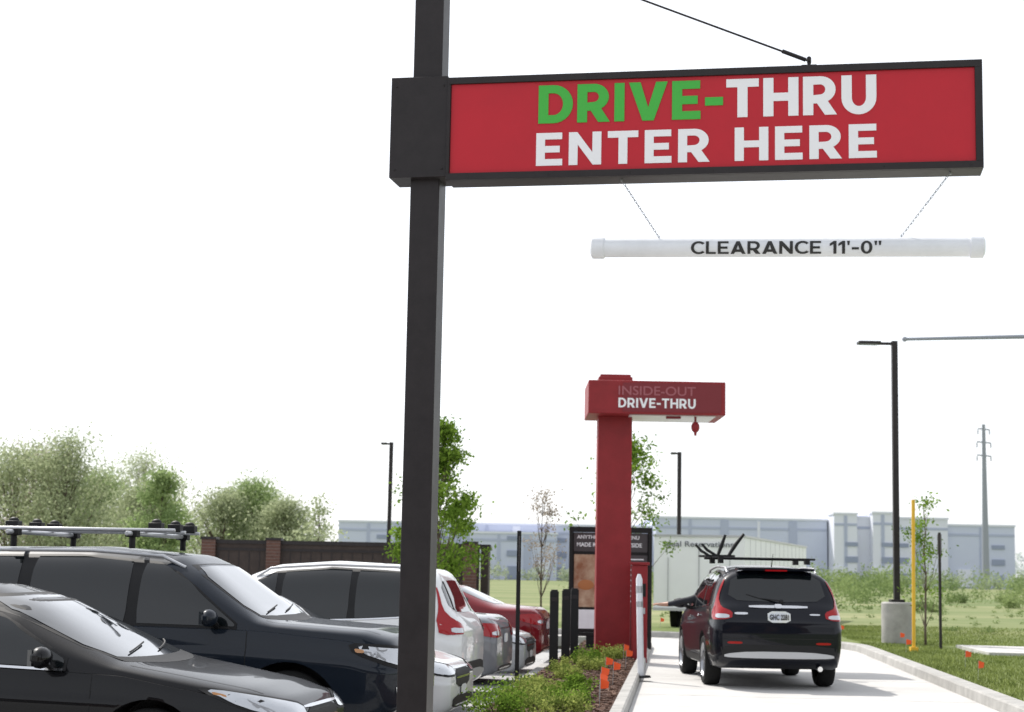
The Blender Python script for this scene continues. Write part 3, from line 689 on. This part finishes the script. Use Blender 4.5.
suv=dict(L=4.82,w=.95,n=4.6,tk=.15,wr=.40,ax=(.93,3.74),
 T=[(0,1.0),(.08,1.09),(.3,1.15),(1.1,1.20),(1.25,1.24),(1.82,1.66),(2.05,1.76),(2.8,1.82),(4.2,1.80),(4.45,1.74),(4.68,1.2),(4.76,1.12),(4.82,1.0)],
 B=[(0,.90),(.4,1.05),(1.2,1.12),(4.4,1.16),(4.82,1.0)], zb=[(0,.5),(.25,.36),(2,.36),(4.4,.4),(4.82,.5)],
 W=[(0,.86),(.1,.93),(.3,.97),(.7,1),(4.2,1),(4.6,.97),(4.82,.93)],
 win=[(1.42,2.30),(2.40,3.30),(3.42,4.28)],seams=[(1.3,.55,1),(2.35,.55,1),(3.36,.55,1)],handles=(2.15,3.14),mirror=1.58,
 ws=(1.25,1.66,.72,.62),rw=(1.22,1.64,.7,.6),hood=(.2,1.18),rails=(1.95,4.3,.66),spokes=6,
 front=[([(-.34,.80),(-.36,1.0),(.02,1.03),(.26,1.04),(.24,.95),(.0,.84)],6,.006),([(-.31,.83),(-.33,.98),(.0,1.0),(.20,1.02),(.19,.96),(-.02,.87)],5,.011),([(.17,.96),(.17,.985),(.23,.995),(.22,.96)],9,.015),([(-.3,.60),(-.3,.70),(-.05,.70),(-.08,.60)],5,.008)],
 rearl=[([(-.14,.95),(-.12,1.3),(.1,1.3),(.12,.95)],4,.008)],
 grille=[([(-.47,.78),(-.47,1.0),(.47,1.0),(.47,.78)],6,.006),([(-.45,.86),(-.45,.885),(.45,.885),(.45,.86)],3,.012),([(-.45,.93),(-.45,.95),(.45,.95),(.45,.93)],3,.012),([(-.12,.84),(-.12,.96),(.12,.96),(.12,.84)],3,.02),([(-.6,.55),(-.6,.70),(.6,.70),(.6,.55)],6,.006),([(-.16,.60),(-.16,.71),(.16,.71),(.16,.60)],8,.02)],
 rearp=[([(-.7,.5),(-.7,.66),(.7,.66),(.7,.5)],6,.005)])
sedan=dict(L=5.0,w=.92,n=3.4,tk=.22,wr=.335,ax=(.98,3.84),topo=.12,
 T=[(0,.68),(.1,.75),(.35,.82),(1.15,.96),(1.27,.99),(2.05,1.38),(2.45,1.48),(3.0,1.49),(3.55,1.42),(4.2,1.13),(4.35,1.11),(4.86,1.08),(4.95,1.02),(5.0,.92)],
 B=[(0,.60),(.3,.72),(1.2,.88),(4.2,.98),(4.8,.99),(5,.85)], zb=[(0,.26),(.2,.19),(2,.19),(4.6,.23),(5,.34)],
 W=[(0,.78),(.1,.86),(.35,.94),(.9,1),(4.0,1),(4.6,.96),(4.85,.90),(5,.82)],
 win=[(1.62,2.56),(2.64,3.42),(3.48,3.74)],seams=[(1.40,.35,1),(2.60,.35,1),(3.66,.45,1)],handles=(2.38,3.42),mirror=1.70,chrome=True,
 ws=(1.0,1.40,.72,.58),rw=(1.14,1.40,.64,.54),hood=(.25,1.18),spokes=5,
 front=[([(-.38,.60),(-.36,.70),(.0,.765),(.34,.82),(.38,.80),(.2,.68),(-.05,.60)],6,.005),([(-.35,.62),(-.33,.69),(.0,.75),(.30,.805),(.33,.79),(.18,.69),(-.05,.62)],5,.010),([(.24,.75),(.24,.77),(.31,.79),(.30,.765)],9,.013)],
 rearl=[([(-.36,.80),(-.34,.96),(.0,.99),(.22,.97),(.22,.88),(.0,.80)],4,.008),([(-.34,.83),(-.33,.88),(-.05,.88),(-.05,.83)],5,.012)],
 grille=[([(-.36,.48),(-.42,.67),(.42,.67),(.36,.48)],6,.006),([(-.40,.57),(-.40,.59),(.40,.59),(.40,.57)],3,.012),([(-.42,.665),(-.42,.685),(.42,.685),(.42,.665)],3,.01),([(-.6,.28),(-.55,.40),(.55,.40),(.6,.28)],6,.006),([(-.15,.40),(-.15,.5),(.15,.5),(.15,.40)],8,.016)],
 rearp=[([(-.16,.72),(-.16,.84),(.16,.84),(.16,.72)],8,.012),([(-.6,.30),(-.6,.42),(.6,.42),(.6,.30)],6,.006),([(-.35,.9),(-.35,.92),(.35,.92),(.35,.9)],3,.008)])
def paint(n,c,coat=.55,r=.38): return mat(n,c,r,0,coat,spec=.08)
a0=-R(8.6); a1=a0+math.pi
car('parked_sedan',sedan,paint('paint_black',(.003,.003,.004)),front=(-1.32,12.5),heading=a0,z=-.13)
pk,bv=car('parked_suv',suv,paint('paint_dark_gray',(.010,.015,.024)),front=(-.78,15.3),heading=a0,z=-.15)
rk=MB()
for d in (2.45,3.55):
    rk.tube([(-d,-.80,1.93),(-d,.80,1.93)],.022,0,8)
    for sy in(1,-1): rk.tube([(-d,sy*.66,1.80),(-d,sy*.66,1.93)],.03,1,8); rk.box((-d,sy*.66,1.93),(.11,.09,.06),1)
for y in (-.35,.15,.55):
    rk.box((-3.0,y,1.962),(1.5,.045,.03),0)
    for d in (2.35,3.7): rk.box((-d,y,2.0),(.12,.10,.07),1); rk.ball((-d,y,2.035),(.05,.035,.035),1)
rk.tube([(-2.1,-.55,1.965),(-4.1,-.55,1.965)],.018,0,8)
rk.make('roof_rack',[M['silver'],M['black']],pk,bevel=.008)
car('parked_sedan',dict(sedan,L=4.9,T=[(d,z*.985) for d,z in sedan['T']]),paint('paint_white',(.70,.71,.72),.8),front=(-.45,18.0),heading=a0,z=-.15)
wc=dict(cross); wc['T']=[(d,z*1.045) for d,z in cross['T']]
car('parked_crossover',wc,paint('paint_pearl_white',(.76,.77,.78),.8),rear=(-.40,20.7),heading=a1,z=-.15)
car('parked_sedan',sedan,paint('paint_silver_gray',(.20,.21,.23),.8),rear=(-.02,23.4),heading=a1,z=-.15)
car('parked_sedan',sedan,paint('paint_silver',(.46,.48,.50),.8),front=(.36,26.1),heading=a0,z=-.15,rimm='chrome')
car('parked_sedan',sedan,paint('paint_maroon',(.17,.006,.012),.8),rear=(.68,29.2),heading=a1,z=-.15)
cv,bvh=car('crossover_car',cross,paint('paint_navy_black',(.003,.004,.009)),front=(3.62,27.8),heading=R(90.8),z=0.0)
g=MB(); P_=lambda pl,mi,off: patch(g,bvh,pl,(1,0,0),(0,1,0),(0,0,1),off,mi,step=.05)
P_([(-.155,.90),(-.155,1.045),(.155,1.045),(.155,.90)],0,.020)
P_([(-.40,1.09),(-.40,1.125),(.40,1.125),(.40,1.09)],1,.014)
P_([(-.74,.68),(-.74,.688),(.74,.688),(.74,.68)],2,.004)
P_([(-.05,1.085),(-.05,1.14),(.05,1.14),(.05,1.085)],1,.022)
P_([(.42,1.0),(.42,1.03),(.60,1.03),(.60,1.0)],1,.010)
P_([(-.42,1.0),(-.42,1.02),(-.56,1.02),(-.56,1.0)],1,.010)
for sy in(1,-1): P_([(sy*.5,.61),(sy*.5,.64),(sy*.70,.64),(sy*.70,.61)],3,.012)
g.tube([(-4.42,-.05,1.19),(-4.36,.25,1.22),(-4.33,.42,1.27)],.009,2,6); g.ball((-4.42,-.05,1.18),(.03,.03,.03),2)
g.tube([(-4.4,-.55,.30),(-4.56,-.55,.29)],.035,1,12)
g.box((-4.17,0,1.615),(.24,1.06,.035),4); g.box((-4.29,0,1.60),(.012,.30,.02),3)
g.tube([(-3.9,.0,1.65),(-4.05,0,1.83)],[.008,.003],2,6)
g.make('rear_details',[M['plate'],M['chrome'],M['black'],M['redlens'],bpy.data.materials['paint_navy_black']],cv)
v,f=text_geo('GHC 2281',.26,.075,.03,.003); g=MB()
hh,_,_,_=bvh.ray_cast(Vector((-8,0,.96)),Vector((1,0,0))); g.add([(hh.x-.030-p[2],.13-p[0],.935+p[1]) for p in v],f); g.make('plate_characters',[M['textblack']],cv,smooth=False)
g=MB()
for d in (2.35,3.25):
    g.tube([(-d,-.74,1.77),(-d,.74,1.77)],.016,0,8)
    for sy in(1,-1): g.box((-d,sy*.62,1.74),(.12,.07,.09),0)
g.tube([(-2.45,.56,1.79),(-2.45,.50,1.95),(-2.45,.44,2.12)],[.022,.03,.02],0,8); g.tube([(-3.15,.50,1.79),(-3.15,.40,1.95),(-3.15,.27,2.12)],[.022,.03,.02],0,8)
for d in (2.45,3.15): g.box((-d,.62,1.80),(.14,.42,.03),0); g.tube([(-d,.66,1.80),(-d,.80,1.88),(-d,.88,1.97)],[.018,.022,.016],0,8)
g.make('kayak_rack',[M['black']],cv)
vs=[];es=[];rd=[]
def jv(p,r,par=None):
    vs.append(p); rd.append(r)
    if par is not None: es.append((par,len(vs)-1))
    return len(vs)-1
ax,ay,az=2.68,25.95,1.12
a=jv((ax+.30,ay-.12,az+.12),.075); b2=jv((ax+.10,ay-.05,az+.03),.06,a); c=jv((ax-.06,ay+.0,az+.0),.052,b2); d2=jv((ax-.20,ay+.06,az-.04),.045,c); w=jv((ax-.32,ay+.12,az-.05),.028,d2)
pm=jv((ax-.36,ay+.135,az-.055),.036,w)
for k,(dy,dz,ln) in enumerate(((.03,.012,.030),(.012,.016,.034),(-.008,.012,.032),(-.026,.004,.026))):
    q=jv((ax-.41,ay+.14+dy,az-.055+dz),.010,pm)
    q=jv((ax-.41-ln,ay+.145+dy,az-.06+dz),.009,q); q=jv((ax-.41-ln*1.9,ay+.148+dy,az-.075+dz),.008,q)
q=jv((ax-.37,ay+.175,az-.045),.012,pm); q=jv((ax-.405,ay+.20,az-.04),.010,q)
me=bpy.data.meshes.new('driver'); me.from_pydata(vs,es,[]); ob=bpy.data.objects.new('driver',me); scene.collection.objects.link(ob)
sk=ob.modifiers.new('s','SKIN'); sb=ob.modifiers.new('ss','SUBSURF'); sb.levels=2; sb.render_levels=2
for i,r in enumerate(rd): me.skin_vertices[0].data[i].radius=(r,r)
me.skin_vertices[0].data[0].use_root=True
bpy.context.view_layer.update(); m2=bpy.data.meshes.new_from_object(ob.evaluated_get(bpy.context.evaluated_depsgraph_get())); ob.modifiers.clear(); ob.data=m2
m2.materials.clear(); m2.materials.append(M['sleeve']); m2.materials.append(M['skin'])
for p in m2.polygons: p.use_smooth=True; p.material_index=1 if p.center.x<ax-.25 else 0
# ---------------------------------------------------------------- vegetation
tree('young_tree',(-1.65,40,-.17),5.15,2.1,1.5,50,8500,.10,LG,11,.05,.32)
tree('young_tree',(3.0,44.5,.1),5.0,3.0,1.8,30,3400,.10,LG,12,.05,.34)
tree('young_tree',(9.0,37.0,.1),3.3,.95,1.0,20,1100,.07,LG,13,.03,.22)
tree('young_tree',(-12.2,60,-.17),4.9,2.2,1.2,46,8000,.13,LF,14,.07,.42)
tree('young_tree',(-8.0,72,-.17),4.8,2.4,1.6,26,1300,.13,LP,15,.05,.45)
tree('sapling',(.95,48,-.1),4.0,1.3,1.6,26,1000,.07,LR,16,.035,.25)
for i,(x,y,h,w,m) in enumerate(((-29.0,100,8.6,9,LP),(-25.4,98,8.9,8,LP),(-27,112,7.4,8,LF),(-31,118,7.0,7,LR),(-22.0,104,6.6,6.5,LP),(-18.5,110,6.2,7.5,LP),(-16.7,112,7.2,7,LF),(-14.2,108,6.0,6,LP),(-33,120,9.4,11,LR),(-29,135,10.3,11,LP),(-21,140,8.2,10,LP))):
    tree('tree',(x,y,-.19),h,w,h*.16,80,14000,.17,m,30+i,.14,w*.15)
def mass(name,x0,x1,y0,y1,n,hs,leaf,m,seed,per=120):
    rs=np.random.RandomState(seed); np.random.seed(seed); P=[];S=[];T=[]
    for i in range(n):
        x=rs.uniform(x0,x1);y=rs.uniform(y0,y1);h=rs.uniform(*hs); 
        g=rs.normal(size=(per,3))*np.array([h*.36,h*.36,h*.26]); p=g+np.array([x,y,h*.55]); p[:,2]=np.abs(p[:,2]); P.append(p); S.append(leaf*rs.uniform(.6,1.4,per)); T.append(np.clip(rs.uniform(.1,.9)+rs.normal(size=per)*.15,0,1))
    leaf_mesh(name,[m,M['bark']],np.vstack(P),np.concatenate(S),np.concatenate(T))
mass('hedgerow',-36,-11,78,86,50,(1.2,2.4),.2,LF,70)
mass('meadow_bushes',4,42,66,120,60,(.6,1.6),.14,LM,71,320)
mass('meadow_bushes',10,90,130,190,70,(1.2,2.6),.25,LM,76,260)
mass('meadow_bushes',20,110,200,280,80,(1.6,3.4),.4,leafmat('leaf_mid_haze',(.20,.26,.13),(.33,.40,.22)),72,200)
mass('distant_tree_line',-80,260,300,335,170,(1.4,3.2),.6,leafmat('leaf_distant_hazed',(.28,.33,.24),(.38,.43,.31)),73,90)  # haze of the far distance is painted into this leaf colour
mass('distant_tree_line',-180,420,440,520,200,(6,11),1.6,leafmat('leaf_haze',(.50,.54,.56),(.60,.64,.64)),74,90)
mass('meadow_weeds',5,45,46,95,420,(.08,.30),.07,LM,75,60)
for i,(s,y,w,h) in enumerate(((-1.8,17.4,.66,.38),(-1.25,17.3,.55,.32),(-1.65,18.6,.6,.32),(-1.2,19.0,.5,.26),(-1.75,19.7,.5,.28),(-1.7,20.8,.5,.24),(-1.25,21.2,.4,.22),(-1.5,23.3,.4,.26),(-1.3,25.5,.42,.30),(-1.45,27.3,.45,.34),(-1.1,29,.42,.32),(-1.65,25,.4,.22))):
    bush('shrub',(X_of(s,y),y,.06),(w,w,h),1700,.036,LS if i%3 else LG,90+i)
bush('shrub',(-1.42,8.2,-.15),(.34,.34,.92),700,.03,LS,120,9)
# ---------------------------------------------------------------- light, camera
el=R(50); az=R(-38)
w=bpy.data.worlds.new('World'); scene.world=w; w.use_nodes=True; nt=w.node_tree; bg=nt.nodes['Background']
sky=nt.nodes.new('ShaderNodeTexSky'); sky.sky_type='NISHITA'; sky.sun_disc=False; sky.sun_elevation=el; sky.sun_rotation=az
sky.dust_density=1.5; sky.air_density=1.0; sky.ozone_density=1
hs=nt.nodes.new('ShaderNodeHueSaturation'); hs.inputs['Saturation'].default_value=.25; hs.inputs['Value'].default_value=.8
ad=nt.nodes.new('ShaderNodeMix'); ad.data_type='RGBA'; ad.blend_type='ADD'; ad.inputs[0].default_value=1; ad.inputs[7].default_value=(3.6,3.72,3.98,1)
nt.links.new(sky.outputs[0],hs.inputs['Color']); nt.links.new(hs.outputs[0],ad.inputs[6]); nt.links.new(ad.outputs[2],bg.inputs['Color']); bg.inputs['Strength'].default_value=.15
sd=Vector((math.sin(az)*math.cos(el),math.cos(az)*math.cos(el),math.sin(el)))
l=bpy.data.lights.new('sun','SUN'); l.energy=4.8; l.angle=R(.6); l.color=(1,.955,.89)
so=bpy.data.objects.new('sun',l); so.rotation_euler=(-sd).to_track_quat('-Z','Y').to_euler(); so.location=(0,0,30); scene.collection.objects.link(so)
cam=bpy.data.cameras.new('camera'); cam.lens=59.77; cam.sensor_width=36; cam.clip_end=6000; cam.clip_start=.1
cam.dof.use_dof=True; cam.dof.focus_distance=12.5; cam.dof.aperture_fstop=4.0
co=bpy.data.objects.new('camera',cam); scene.collection.objects.link(co)
co.matrix_world=Matrix.Translation((0,0,1.5))@Matrix.Rotation(R(97.27),4,'X')@Matrix.Rotation(R(1.09),4,'Z')
scene.camera=co
scene.view_settings.view_transform='Standard'; scene.view_settings.look='None'; scene.view_settings.exposure=0
